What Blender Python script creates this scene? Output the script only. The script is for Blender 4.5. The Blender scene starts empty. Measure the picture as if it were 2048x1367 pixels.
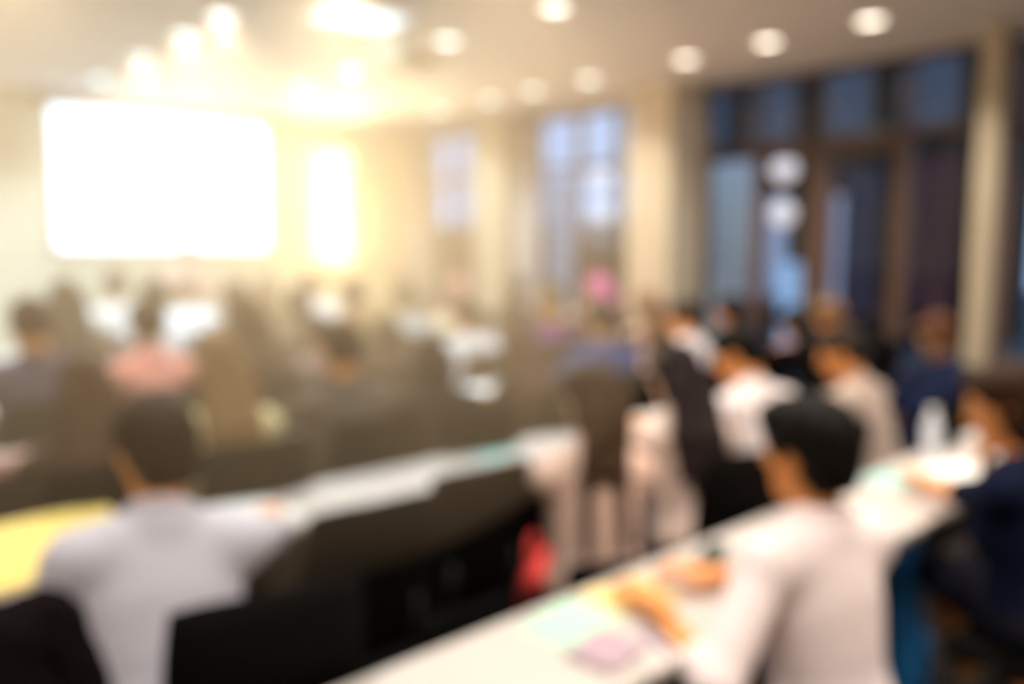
import bpy, bmesh, math, random
import numpy as np
from mathutils import Vector, Matrix
R = math.radians
SC = bpy.context.scene
COL = SC.collection
random.seed(7)

# ------------------------------------------------------------------ camera
CAM_H = 1.6
FPX = 1630.0                                   # focal length in pixels of the 2048 frame
PITCH = math.atan(183.5 / FPX)
YAW = R(42.1)
cam_d = bpy.data.cameras.new('camera')
cam_d.sensor_width = 36.0
cam_d.lens = FPX / 2048 * 36.0
cam_d.clip_start = 0.02
cam_d.dof.use_dof = True                       # the photograph is out of focus everywhere
cam_d.dof.focus_distance = 0.30
cam_d.dof.aperture_fstop = 2.6
cam = bpy.data.objects.new('camera', cam_d)
COL.objects.link(cam)
cam.location = (0, 0, CAM_H)
cam.rotation_euler = (math.pi / 2 - PITCH, 0, -YAW)
SC.camera = cam

# ------------------------------------------------------------------ world: dusk sky outside
world = bpy.data.worlds.new('dusk')
SC.world = world
world.use_nodes = True
wn = world.node_tree
bg = wn.nodes['Background']
bg.inputs['Color'].default_value = (0.50, 0.68, 1.0, 1)
bg.inputs['Strength'].default_value = 0.85

# ------------------------------------------------------------------ view
SC.view_settings.view_transform = 'Standard'
SC.view_settings.look = 'None'
SC.view_settings.gamma = 1.0
SC.view_settings.use_curve_mapping = False
SC.view_settings.exposure = 0.48
try:
    SC.cycles.use_denoising = True
    SC.cycles.max_bounces = 6
    SC.cycles.diffuse_bounces = 4
    SC.cycles.glossy_bounces = 3
    SC.cycles.volume_bounces = 0
    SC.cycles.adaptive_threshold = 0.03
    SC.cycles.sample_clamp_indirect = 6.0
except Exception:
    pass

# ------------------------------------------------------------------ materials
MATS = {}
def mat(name, col, rough=0.6, noise=0.0, scale=20.0, bump=0.0, metal=0.0, emit=None, estr=0.0, trans=0.0, stretch=None, spec=0.5):
    if name in MATS:
        return MATS[name]
    m = bpy.data.materials.new(name)
    m.use_nodes = True
    nt = m.node_tree
    b = nt.nodes['Principled BSDF']
    b.inputs['Base Color'].default_value = (*col, 1)
    b.inputs['Roughness'].default_value = rough
    b.inputs['Metallic'].default_value = metal
    b.inputs['Specular IOR Level'].default_value = spec
    if trans:
        b.inputs['Transmission Weight'].default_value = trans
    if emit:
        b.inputs['Emission Color'].default_value = (*emit, 1)
        b.inputs['Emission Strength'].default_value = estr
    if noise or bump:
        tc = nt.nodes.new('ShaderNodeTexCoord')
        nz = nt.nodes.new('ShaderNodeTexNoise')
        nz.inputs['Scale'].default_value = scale
        nz.inputs['Detail'].default_value = 4
        if stretch:
            mp = nt.nodes.new('ShaderNodeMapping'); mp.inputs['Scale'].default_value = stretch
            nt.links.new(tc.outputs['Object'], mp.inputs['Vector']); nt.links.new(mp.outputs[0], nz.inputs['Vector'])
        else:
            nt.links.new(tc.outputs['Object'], nz.inputs['Vector'])
        if noise:
            mx = nt.nodes.new('ShaderNodeMix')
            mx.data_type = 'RGBA'
            mx.inputs[6].default_value = (*[c * (1 - noise) for c in col], 1)
            mx.inputs[7].default_value = (*[min(1, c * (1 + noise)) for c in col], 1)
            nt.links.new(nz.outputs['Fac'], mx.inputs[0])
            nt.links.new(mx.outputs[2], b.inputs['Base Color'])
        if bump:
            bp = nt.nodes.new('ShaderNodeBump')
            bp.inputs['Strength'].default_value = bump
            bp.inputs['Distance'].default_value = 0.01
            nt.links.new(nz.outputs['Fac'], bp.inputs['Height'])
            nt.links.new(bp.outputs['Normal'], b.inputs['Normal'])
    MATS[name] = m
    return m

def lin(r, g, b):
    f = lambda c: ((c / 255 + 0.055) / 1.055) ** 2.4 if c > 10 else c / 255 / 12.92
    return (f(r), f(g), f(b))

M_ceil = mat('ceiling_paint', (0.62, 0.595, 0.57), 0.9, 0.02, 3, 0.02)
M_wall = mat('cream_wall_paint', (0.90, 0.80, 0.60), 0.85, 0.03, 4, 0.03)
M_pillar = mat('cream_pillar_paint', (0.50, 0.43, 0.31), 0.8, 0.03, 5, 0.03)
M_floor = mat('dark_carpet', (0.035, 0.028, 0.024), 0.95, 0.25, 120, 0.25, spec=0.05)
M_desk = mat('white_laminate', (0.58, 0.53, 0.49), 0.35, 0.015, 8)
M_black = mat('black_fabric', (0.006, 0.005, 0.0045), 0.95, 0.2, 150, 0.3, spec=0.05)
M_blackp = mat('black_plastic', (0.008, 0.008, 0.008), 0.5, spec=0.25)
M_dmetal = mat('dark_metal', (0.05, 0.05, 0.05), 0.4, metal=0.8)
M_chrome = mat('grey_metal', (0.35, 0.35, 0.36), 0.35, metal=0.9)
M_panel = mat('dark_panel', (0.014, 0.012, 0.010), 0.7, 0.1, 15, spec=0.1)
M_wood = mat('brown_frame', (0.10, 0.055, 0.035), 0.5, 0.2, 30, 0.05)
M_glass = mat('window_glass', (0.85, 0.92, 0.93), 0.02)
M_screen = mat('screen_picture', (0.9, 0.9, 0.9), 0.8, emit=(1.0, 0.985, 0.96), estr=2.6)
M_scase = mat('screen_housing', (0.45, 0.42, 0.38), 0.6)
M_lens = mat('lamp_lens', (1, 0.95, 0.85), 0.4, emit=(1.0, 0.88, 0.72), estr=4.0)
M_trim = mat('white_trim', (0.85, 0.82, 0.76), 0.4)
M_cool = mat('cool_lamp_lens', (1, 1, 1), 0.4, emit=(0.80, 0.92, 1.0), estr=0.9)
M_curtain = mat('white_curtain', (0.80, 0.78, 0.78), 0.9, 0.03, 20)
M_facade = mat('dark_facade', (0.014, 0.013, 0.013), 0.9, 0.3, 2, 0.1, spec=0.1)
M_pave = mat('paving', (0.08, 0.08, 0.085), 0.9, 0.2, 5, 0.1)
M_proj = mat('projector_shell', (0.62, 0.53, 0.36), 0.5)

def glass_mat():
    m = M_glass
    nt = m.node_tree
    for n in list(nt.nodes):
        if n.type != 'OUTPUT_MATERIAL':
            nt.nodes.remove(n)
    out = nt.nodes['Material Output']
    tr = nt.nodes.new('ShaderNodeBsdfTransparent'); tr.inputs[0].default_value = (0.86, 0.92, 0.95, 1)
    gl = nt.nodes.new('ShaderNodeBsdfGlossy'); gl.inputs['Roughness'].default_value = 0.02
    fr = nt.nodes.new('ShaderNodeFresnel'); fr.inputs['IOR'].default_value = 1.45
    mx = nt.nodes.new('ShaderNodeMixShader')
    ge = nt.nodes.new('ShaderNodeNewGeometry'); mr = nt.nodes.new('ShaderNodeMapRange')
    mr.inputs['To Min'].default_value = 1.42; mr.inputs['To Max'].default_value = 1 / 1.42
    nt.links.new(ge.outputs['Backfacing'], mr.inputs['Value']); nt.links.new(mr.outputs[0], fr.inputs['IOR'])
    nt.links.new(fr.outputs[0], mx.inputs[0]); nt.links.new(tr.outputs[0], mx.inputs[1]); nt.links.new(gl.outputs[0], mx.inputs[2])
    nt.links.new(mx.outputs[0], out.inputs[0])
glass_mat()

# ------------------------------------------------------------------ mesh helpers
def link(name, me, m=None, parent=None, loc=(0, 0, 0), rotz=0.0):
    o = bpy.data.objects.new(name, me)
    COL.objects.link(o)
    o.location = loc
    o.rotation_euler = (0, 0, rotz)
    if m is not None and me is not None and not me.materials:
        me.materials.append(m)
    if parent is not None:
        o.parent = parent
    return o

def tag(o, label=None, cat=None, group=None, kind=None):
    if label: o['label'] = label
    if cat: o['category'] = cat
    if group: o['group'] = group
    if kind: o['kind'] = kind
    return o

def empty(name, loc=(0, 0, 0), rotz=0.0):
    o = bpy.data.objects.new(name, None)
    COL.objects.link(o)
    o.location = loc
    o.rotation_euler = (0, 0, rotz)
    o.empty_display_size = 0.1
    return o

def copy_tree(o, parent=None):
    c = o.copy(); COL.objects.link(c)
    c.parent = parent
    for ch in list(o.children):
        copy_tree(ch, c)
    return c

def bm_box(bm, x0, x1, y0, y1, z0, z1, mt=None):
    vs = [bm.verts.new(p) for p in ((x0,y0,z0),(x1,y0,z0),(x1,y1,z0),(x0,y1,z0),(x0,y0,z1),(x1,y0,z1),(x1,y1,z1),(x0,y1,z1))]
    for f in ((0,3,2,1),(4,5,6,7),(0,1,5,4),(1,2,6,5),(2,3,7,6),(3,0,4,7)):
        bm.faces.new([vs[i] for i in f])
    if mt is not None:
        for v in vs: v.co = mt @ v.co
    return vs

def finish(bm, name='mesh', smooth=False):
    bmesh.ops.recalc_face_normals(bm, faces=bm.faces[:])
    me = bpy.data.meshes.new(name)
    bm.to_mesh(me); bm.free()
    if smooth:
        for p in me.polygons: p.use_smooth = True
    return me

def box_me(x0, x1, y0, y1, z0, z1, bevel=0.0, seg=2, name='box'):
    bm = bmesh.new()
    bm_box(bm, x0, x1, y0, y1, z0, z1)
    if bevel:
        bmesh.ops.bevel(bm, geom=bm.edges[:], offset=bevel, segments=seg, affect='EDGES', profile=0.6)
    return finish(bm, name)

def bm_tube(bm, pts, rad, n=10, cap=True):
    pts = [Vector(p) for p in pts]
    rads = rad if isinstance(rad, (list, tuple)) else [rad] * len(pts)
    rings = []
    for i, p in enumerate(pts):
        d = (pts[min(i+1, len(pts)-1)] - pts[max(i-1, 0)]).normalized()
        ref = Vector((0, 0, 1)) if abs(d.z) < 0.9 else Vector((1, 0, 0))
        u = d.cross(ref).normalized(); v = d.cross(u).normalized()
        rings.append([bm.verts.new(p + (u * math.cos(a) + v * math.sin(a)) * rads[i]) for a in [2 * math.pi * k / n for k in range(n)]])
    for a, b in zip(rings, rings[1:]):
        for k in range(n):
            bm.faces.new((a[k], a[(k+1) % n], b[(k+1) % n], b[k]))
    if cap:
        bm.faces.new(rings[0][::-1]); bm.faces.new(rings[-1])

def tube_me(pts, rad, n=10, name='tube'):
    bm = bmesh.new(); bm_tube(bm, pts, rad, n)
    return finish(bm, name, True)

def lathe_me(prof, n=20, name='lathe', smooth=True):
    bm = bmesh.new()
    rings = []
    for r, z in prof:
        rings.append([bm.verts.new((r * math.cos(2*math.pi*k/n), r * math.sin(2*math.pi*k/n), z)) for k in range(n)])
    for a, b in zip(rings, rings[1:]):
        for k in range(n):
            bm.faces.new((a[k], a[(k+1) % n], b[(k+1) % n], b[k]))
    bm.faces.new(rings[0][::-1]); bm.faces.new(rings[-1])
    return finish(bm, name, smooth)

def box(name, m, x0, x1, y0, y1, z0, z1, parent=None, bevel=0.0, **kw):
    return link(name, box_me(x0, x1, y0, y1, z0, z1, bevel), m, parent)

def struct(name, m, *b, bevel=0.0, parent=None):
    o = box(name, m, *b, parent=parent, bevel=bevel)
    if parent is None: o['kind'] = 'structure'
    return o

# ================================================================== THE SETTING
CE = 3.30
FLARE_POWER = 130.0  # power of the added lamp behind the flare glow
XW = 7.55           # glazing plane
XP = 6.92           # room face of the pillars
YF = 10.2           # front wall
XL, YB = -3.6, -3.6
struct('floor', M_floor, XL, XW + 0.1, YB, YF, -0.1, 0.0)
struct('ceiling', M_ceil, XL, XW + 0.1, YB, YF, CE, CE + 0.12)
fw = struct('wall_front', M_wall, XL, XW + 0.1, YF, YF + 0.15, 0, CE)
struct('wall_left', M_wall, XL - 0.15, XL, YB, YF, 0, CE)
struct('wall_back', M_wall, XL, XW + 0.1, YB - 0.15, YB, 0, CE)
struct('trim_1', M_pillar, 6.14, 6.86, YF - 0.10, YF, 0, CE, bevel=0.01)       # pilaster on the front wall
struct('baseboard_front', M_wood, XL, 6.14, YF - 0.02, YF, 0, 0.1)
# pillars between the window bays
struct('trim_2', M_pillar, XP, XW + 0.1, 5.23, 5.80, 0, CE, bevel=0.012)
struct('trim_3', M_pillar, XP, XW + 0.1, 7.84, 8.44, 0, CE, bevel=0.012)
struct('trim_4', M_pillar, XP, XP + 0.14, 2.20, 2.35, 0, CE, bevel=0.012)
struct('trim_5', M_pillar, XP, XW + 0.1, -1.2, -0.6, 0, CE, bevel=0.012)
struct('wall_right', M_wall, XW, XW + 0.1, YB, -1.2, 0, CE)

def window(name, y0, y1, mulls, transom=2.62, doors=()):
    root = empty(name, (XW, (y0 + y1) / 2, 0)); root['kind'] = 'structure'
    oy = -(y0 + y1) / 2
    fw_ = 0.055
    ys = [y0] + list(mulls) + [y1]
    for y in (y0 + fw_ / 2, y1 - fw_ / 2):
        box('jamb', M_wood, -0.04, 0.04, y - fw_/2 + oy, y + fw_/2 + oy, 0, CE, root)
    for y in mulls:
        box('mullion', M_wood, -0.045, 0.045, y - fw_/2 + oy, y + fw_/2 + oy, 0, CE - 0.05, root)
    box('head_rail', M_wood, -0.04, 0.04, y0 + oy, y1 + oy, CE - 0.05, CE - 0.002, root)
    box('sill_rail', M_wood, -0.04, 0.04, y0 + oy, y1 + oy, 0.0, 0.08, root)
    for a, b in zip(ys, ys[1:]):
        a2, b2 = a + fw_/2 + oy, b - fw_/2 + oy
        box('transom', M_wood, -0.04, 0.04, a2, b2, transom - 0.035, transom + 0.035, root)
        box('pane', M_glass, -0.004, 0.004, a2, b2, transom + 0.035, CE - 0.05, root)
        box('pane', M_glass, -0.004, 0.004, a2, b2, 0.08, transom - 0.035, root)
    for a, b in doors:      # stiles, rails and handles of the glazed door leaves
        lf = empty('door_leaf'); lf.parent = root
        for y in (a + 0.06, b - 0.06):
            box('stile', M_wood, -0.05, 0.03, y - 0.045 + oy, y + 0.045 + oy, 0.08, transom - 0.035, lf)
        box('door_rail', M_wood, -0.05, 0.03, a + 0.1 + oy, b - 0.1 + oy, transom - 0.13, transom - 0.036, lf)
        box('door_rail', M_wood, -0.05, 0.03, a + 0.1 + oy, b - 0.1 + oy, 0.08, 0.22, lf)
        yh = (b - 0.07) if a < 3.5 else (a + 0.07)
        link('door_handle', tube_me([(-0.05, yh + oy, 0.9), (-0.09, yh + oy, 0.92), (-0.09, yh + oy, 1.2), (-0.05, yh + oy, 1.22)], 0.011, 8), M_chrome, lf)
    return root
window('window_1', 2.30, 5.23, (3.10, 3.92, 4.60), doors=((3.92, 4.60), (3.10, 3.92)))
window('window_2', 5.80, 7.84, (6.45, 7.09))
window('window_3', 8.44, 10.2, (9.05, 9.6))
window('window_4', -0.6, 2.30, (0.2, 1.1, 1.8))

# ------------------------------------------------------------------ outside
struct('ground_outside', M_pave, XW + 0.1, 40, -25, 40, -0.25, -0.12)
fac = empty('neighbour_building', (15, 14, 0))
tag(fac, 'dark building across the forecourt seen through the tall windows', 'building')
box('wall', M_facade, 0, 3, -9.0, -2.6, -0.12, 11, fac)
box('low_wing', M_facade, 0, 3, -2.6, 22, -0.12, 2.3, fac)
M_lit = mat('lit_window', (0.3, 0.3, 0.35), 0.3, emit=lin(150, 160, 190), estr=0.5)
M_litw = mat('warm_window', (0.3, 0.3, 0.3), 0.3, emit=lin(225, 190, 180), estr=0.8)
M_dim = mat('dim_window', (0.05, 0.06, 0.08), 0.2, emit=lin(90, 100, 125), estr=0.08)
for k in range(4):
    for lev in range(3):
        y = -8.7 + k * 1.5
        r_ = random.random()
        w = box('window', M_wood, -0.06, 0.02, y, y + 1.05, 0.6 + lev * 3.1, 2.7 + lev * 3.1, fac)
        box('pane', M_lit if r_ < 0.10 and lev < 1 else (M_litw if r_ < 0.16 and lev < 1 else M_dim), -0.075, -0.055, y + 0.08, y + 0.97, 0.68 + lev * 3.1, 2.62 + lev * 3.1, w)
def slab(name, m, x, y0, y1, z0, z1, label, cat, t=0.12):
    o = box(name, m, -t/2, t/2, -(y1-y0)/2, (y1-y0)/2, 0, z1 - z0, bevel=0.01)
    o.location = (x, (y0 + y1) / 2, z0)
    return tag(o, label, cat)
M_pale = mat('pale_blue_panel', (0.86, 0.90, 0.94), 0.7, 0.05, 3)
slab('outdoor_wall_panel', M_pale, 9.5, 5.75, 6.5, -0.12, 2.75, 'pale blue free-standing wall panel outside the narrow pane by the pillar', 'wall panel')
slab('outdoor_wall_panel', M_pale, 9.5, 9.1, 9.6, -0.12, 2.75, 'pale blue free-standing wall panel outside the middle window bay', 'wall panel')
def banner(y0, y1, z0, z1, col, label):
    root = empty('banner', (13.0, (y0 + y1) / 2, -0.12)); tag(root, label, 'banner', 'banners outside')
    w = (y1 - y0) / 2
    m = mat('banner_%d' % len(MATS), col, 0.8, 0.08, 3)
    box('cloth', m, -0.01, 0.01, -w, w, z0, z1, root)
    link('pole', tube_me([(0, w + 0.03, 0), (0, w + 0.03, z1 + 0.2)], 0.03, 8), M_dmetal, root)
    link('arm', tube_me([(0, w + 0.03, z1 + 0.02), (0, -w, z1 + 0.02)], 0.012, 6), M_dmetal, root)
banner(6.5, 6.8, 0.9, 2.9, (0.55, 0.10, 0.12), 'narrow red banner on a pole outside the glass door')
banner(5.75, 6.3, 0.7, 3.0, (0.025, 0.035, 0.075), 'navy blue banner on a pole outside the glass door')
banner(4.6, 5.3, 0.7, 3.1, (0.10, 0.018, 0.028), 'wide maroon banner on a pole outside the last pane')
banner(8.0, 8.3, 0.7, 2.8, (0.30, 0.10, 0.16), 'dusky pink banner on a pole beside the door frame')
M_globe = mat('globe_lamp', (1, 0.9, 0.85), 0.3, emit=(1.0, 0.74, 0.64), estr=0.7)
def globe_lamp(x, y, zs, label):
    root = empty('street_lamp', (x, y, -0.12)); tag(root, label, 'lamp', 'globe lamps outside')
    link('post', tube_me([(0, 0, 0), (0, 0, max(zs) + 0.1)], 0.035, 8), M_dmetal, root)
    for i, z in enumerate(zs):
        g = link('globe', lathe_me([(0.21*math.sin(a), 0.21*math.cos(a)) for a in [0.05 + k*(math.pi-0.1)/8 for k in range(9)]], 14), M_globe, root)
        g.location = (-0.2, 0, z)
        link('bracket', tube_me([(0, 0, z), (-0.12, 0, z)], 0.02, 6), M_dmetal, root)
globe_lamp(13.2, 7.42, (2.35, 3.1), 'twin globe street lamp seen through the left leaf of the glass door')
globe_lamp(13.2, 11.6, (2.5, 3.2), 'twin globe street lamp seen through the middle window bay')
M_bluel = mat('blue_sign', (0.5, 0.7, 0.9), 0.4, emit=(0.45, 0.65, 0.95), estr=0.35)
slab('lit_kiosk', M_bluel, 12.5, 6.85, 7.05, -0.12, 1.40, 'small glowing light blue kiosk outside the glass door', 'kiosk', 0.3)

# ------------------------------------------------------------------ ceiling lights
trim_me = None
def downlight(x, y, label):
    global trim_me
    root = empty('ceiling_light', (x, y, CE)); tag(root, label, 'ceiling light', 'round recessed ceiling lights')
    if trim_me is None:
        t = lathe_me([(0.115, 0.0), (0.118, -0.012), (0.095, -0.014), (0.088, 0.0)], 24)
        t.materials.append(M_trim)
        l = lathe_me([(0.088, -0.004), (0.05, -0.010), (0.004, -0.012)], 20)
        l.materials.append(M_lens)
        trim_me = (t, l)
    link('trim_ring', trim_me[0], None, root); link('lens', trim_me[1], None, root)
    ld = bpy.data.lights.new('downlight', 'AREA'); ld.shape = 'DISK'; ld.size = 0.15
    ld.energy = 26.0 if x < 3 and y > 3.5 else 15.0; ld.color = (1.0, 0.895, 0.78); ld.spread = R(120)
    lo = bpy.data.objects.new('lamp', ld); COL.objects.link(lo); lo.parent = root; lo.location = (0, 0, -0.02)
rows = {2.57: ('left row of ceiling lights', (6.01, 6.74, 7.75, 8.99), (-2.0, -0.4, 1.2, 2.8, 4.4)),
        4.22: ('middle row of ceiling lights', (4.22, 5.45, 6.94, 7.92), (-1.6, 0.0, 1.5, 2.9)),
        6.20: ('row of ceiling lights along the windows', (2.88, 3.73, 4.54, 5.71, 6.52, 7.23, 8.19), (-1.6, 0.0, 1.5)),
        0.92: ('row', (), (-1.6, 0.5, 2.6, 4.7, 6.8, 8.3, 9.4)), -0.8: ('row', (), (-1.6, 1.5, 4.5, 7.5, 9.4))}  # row ends nearest the front wall are unseen lamps added to brighten it
ORD = ['nearest', 'second', 'third', 'fourth', 'fifth', 'sixth', 'seventh']
for x, (nm, vis, hid) in rows.items():
    for i, y in enumerate(vis):
        downlight(x, y, 'round recessed ceiling light, %s in the %s' % (ORD[i] + (' visible' if i == 0 else ''), nm))
    for y in hid:
        downlight(x, y, 'round recessed ceiling light out of view, the front-left ones added to brighten the wall')

# flush cool panel light, projector, screen, added flare panel
pl = empty('panel_light', (3.32, 5.28, CE)); tag(pl, 'rectangular cool white flush panel light in the ceiling', 'ceiling light')
box('frame', M_trim, -0.32, 0.32, -0.23, 0.23, -0.025, 0.0, pl)
box('diffuser', M_cool, -0.29, 0.29, -0.20, 0.20, -0.032, -0.024, pl)
ld = bpy.data.lights.new('panel', 'AREA'); ld.shape = 'RECTANGLE'; ld.size = 0.58; ld.size_y = 0.4; ld.energy = 5; ld.color = (0.8, 0.92, 1.0); ld.spread = R(110)
lo = bpy.data.objects.new('lamp', ld); COL.objects.link(lo); lo.parent = pl; lo.location = (0, 0, -0.045)

pj = empty('projector', (3.72, 5.35, 3.05)); tag(pj, 'beige ceiling projector hanging on a short pole', 'projector')
pj.rotation_euler = (0, 0, R(8))
box('body', M_proj, -0.20, 0.20, -0.15, 0.15, -0.06, 0.06, pj, bevel=0.02)
ln = link('projector_lens', tube_me([(0.08, 0.14, 0), (0.08, 0.19, 0)], 0.04, 16), M_blackp, pj)
link('pole', tube_me([(0, 0, 0.055), (0, 0, 0.248)], 0.025, 10), M_chrome, pj)
box('ceiling_plate', M_chrome, -0.09, 0.09, -0.09, 0.09, 0.235, 0.249, pj, bevel=0.004)
box('bracket', M_chrome, -0.12, 0.12, -0.04, 0.04, 0.058, 0.075, pj)

sr = empty('projection_screen', (3.60, YF - 0.06, 1.60)); tag(sr, 'large white projection screen with grey border hanging on the cream front wall', 'screen')
box('picture_surface', M_screen, -1.24, 1.24, -0.012, -0.004, 0.02, 1.56, sr)
box('border', M_scase, -1.32, -1.24, -0.02, 0.0, -0.06, 1.60, sr); box('border', M_scase, 1.24, 1.32, -0.02, 0.0, -0.06, 1.60, sr)
box('border', M_scase, -1.24, 1.24, -0.02, 0.0, -0.06, 0.02, sr)
box('housing', M_scase, -1.36, 1.36, -0.06, 0.05, 1.57, 1.68, sr, bevel=0.015)
link('pull_cord', tube_me([(0, -0.01, -0.06), (0, -0.01, -0.16)], 0.004, 6), M_scase, sr)

sp = empty('flare_panel', (5.78, YF - 0.12, 1.45), R(-22)); tag(sp, 'added tall glow panel standing in for flare right of the screen', 'added glow panel')  # added lamp without a real source, makes the warm flare glow
box('wall_bracket', M_trim, -0.03, 0.03, -0.01, 0.10, 0.2, 1.3, sp)
box('housing', M_trim, -0.27, 0.27, -0.05, 0.0, -0.03, 1.53, sp, bevel=0.01)
box('diffuser', mat('flare_panel_face', (1, 0.9, 0.75), 0.5, emit=(1.0, 0.84, 0.58), estr=1.2), -0.24, 0.24, -0.058, -0.049, 0.0, 1.50, sp)
ld = bpy.data.lights.new('panel_glow', 'AREA'); ld.shape = 'RECTANGLE'; ld.size = 0.46; ld.size_y = 1.46
ld.energy = FLARE_POWER; ld.color = (1.0, 0.62, 0.28); ld.spread = R(110)
lo = bpy.data.objects.new('lamp', ld); COL.objects.link(lo); lo.parent = sp; lo.location = (0, -0.065, 0.75); lo.rotation_euler = (R(-90), 0, 0)

# white curtain gathered in the corner beside the front wall and in front of the middle pillar
def curtain(x0, x1, y, z0, z1, label, n=60, amp=0.035, waves=8):
    root = empty('curtain', ((x0 + x1) / 2, y, z0)); tag(root, label, 'curtain')
    bm = bmesh.new(); w = x1 - x0; prev = None
    for i in range(n + 1):
        t = i / n
        yy = amp * math.sin(t * waves * 2 * math.pi)
        a = [bm.verts.new((-w/2 + w*t, yy - 0.004, 0)), bm.verts.new((-w/2 + w*t, yy*0.7 - 0.004, z1 - z0)), bm.verts.new((-w/2 + w*t, yy*0.7 + 0.004, z1 - z0)), bm.verts.new((-w/2 + w*t, yy + 0.004, 0))]
        if prev:
            for k in range(4):
                bm.faces.new((prev[k], a[k], a[(k+1) % 4], prev[(k+1) % 4]))
        else:
            bm.faces.new(a)
        prev = a
    bm.faces.new(prev[::-1])
    link('fabric', finish(bm, 'fabric', True), M_curtain, root)
    link('rail', tube_me([(-w/2 - 0.03, 0, z1 - z0 + 0.015), (w/2 + 0.03, 0, z1 - z0 + 0.015)], 0.015, 8), M_chrome, root)
curtain(6.93, 7.46, 10.08, 0.04, 3.1, 'white curtain hanging in the far corner beside the front wall')
curtain(7.10, 7.46, 7.76, 0.04, 3.15, 'narrow white curtain hanging against the middle cream pillar', waves=5)

# ================================================================== FURNITURE
DESK_Z = 0.75
ROW_FAR = {'A': 1.35, 'B': 2.66, 'C': 3.95, 'D': 5.25, 'E': 6.55, 'F': 7.85}
DEPTH = 0.38
LEN = 1.6
def make_desk():
    root = empty('lecture_desk')
    link('desktop', box_me(0.003, LEN - 0.003, 0, DEPTH, DESK_Z - 0.03, DESK_Z, 0.006), M_desk, root)
    link('modesty_panel', box_me(0.06, LEN - 0.06, DEPTH - 0.06, DEPTH - 0.045, 0.30, DESK_Z - 0.032, 0.003), M_panel, root)
    for x in (0.10, LEN - 0.10):
        bm = bmesh.new()
        bm_box(bm, x - 0.025, x + 0.025, 0.16, 0.22, 0.03, DESK_Z - 0.031)
        lg = link('leg', finish(bm), M_chrome, root)
        link('foot', box_me(x - 0.03, x + 0.03, 0.0, DEPTH, 0.0, 0.03, 0.008), M_dmetal, lg)
        link('bracket', box_me(x - 0.03, x + 0.03, 0.03, DEPTH - 0.07, DESK_Z - 0.05, DESK_Z - 0.031, 0.003), M_dmetal, lg)
    return root
desk0 = make_desk()
ROWS = {'A': (-0.35, 3, 'nearest row'), 'B': (-0.35, 3, 'second row'), 'C': (-0.1, 4, 'third row'), 'D': (0.1, 4, 'fourth row'), 'E': (0.3, 4, 'fifth row'), 'F': (0.5, 4, 'front row')}
POS = {3: ('left end', 'middle', 'window end'), 4: ('left end', 'left middle', 'right middle', 'window end')}
first = True
for r, (x0, n, nm) in ROWS.items():
    for i in range(n):
        d = desk0 if first else copy_tree(desk0)
        first = False
        d.location = (x0 + i * LEN, ROW_FAR[r] - DEPTH, 0)
        tag(d, 'narrow white lecture desk with dark panel, %s of the %s' % (POS[n][i], nm), 'desk', 'white lecture desks')

def make_chair():
    root = empty('lecture_chair')
    # seat: cushion on a shell
    link('seat', box_me(-0.22, 0.22, -0.19, 0.22, 0.385, 0.445, 0.025, 3), M_black, root)
    # backrest: curved padded slab
    bm = bmesh.new()
    nx, nz = 10, 8
    grid = {}
    for s in (0, 1):
        for i in range(nx + 1):
            for j in range(nz + 1):
                u = -1 + 2 * i / nx; v = j / nz
                z = 0.50 + 0.45 * v
                hw = 0.215 * (1 - 0.10 * v ** 3) * (1 - 0.05 * (1 - v) ** 3)
                y = -0.215 - 0.07 * v + 0.035 * u * u
                th = 0.028 * (1 - 0.6 * max(abs(u), abs(2 * v - 1)) ** 6)
                zc = z - 0.015 * (abs(u) ** 4) * (1 if v > 0.5 else -1) * (abs(2*v-1) ** 3)
                grid[s, i, j] = bm.verts.new((hw * u, y + (th if s else -th), zc))
    for s in (0, 1):
        for i in range(nx):
            for j in range(nz):
                q = (grid[s,i,j], grid[s,i+1,j], grid[s,i+1,j+1], grid[s,i,j+1])
                bm.faces.new(q if s == 0 else q[::-1])
    for i in range(nx):
        bm.faces.new((grid[0,i,0], grid[1,i,0], grid[1,i+1,0], grid[0,i+1,0])); bm.faces.new((grid[0,i,nz], grid[0,i+1,nz], grid[1,i+1,nz], grid[1,i,nz]))
    for j in range(nz):
        bm.faces.new((grid[0,0,j], grid[0,0,j+1], grid[1,0,j+1], grid[1,0,j])); bm.faces.new((grid[0,nx,j], grid[1,nx,j], grid[1,nx,j+1], grid[0,nx,j+1]))
    link('backrest', finish(bm, 'backrest', True), M_black, root)
    for s in (-1, 1):
        link('leg', tube_me([(s*0.18, 0.17, 0.39), (s*0.205, 0.21, 0.0)], 0.012, 8), M_dmetal, root)
        link('leg', tube_me([(s*0.18, -0.15, 0.39), (s*0.205, -0.24, 0.0)], 0.012, 8), M_dmetal, root)
        link('back_support', tube_me([(s*0.13, -0.12, 0.392), (s*0.13, -0.20, 0.41), (s*0.13, -0.235, 0.52), (s*0.13, -0.258, 0.66)], 0.011, 8), M_dmetal, root)
    return root
chair0 = make_chair()
chair_used = False
def chair(x, y, yaw, label, s=1.0, low=False):
    global chair_used
    c = chair0 if not chair_used else copy_tree(chair0)
    chair_used = True
    c.location = (x, y, 0); c.rotation_euler = (0, 0, R(yaw)); c.scale = (s * 0.94, s, s)
    for ch in c.children:
        if ch.name.startswith('backrest'):
            ch.scale = (1, 0.9, 0.5) if low else (1, 1, 1); ch.location = (0, -0.015, 0.25) if low else (0, 0, 0)
    tag(c, label, 'chair', 'black lecture chairs')
    return c

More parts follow.
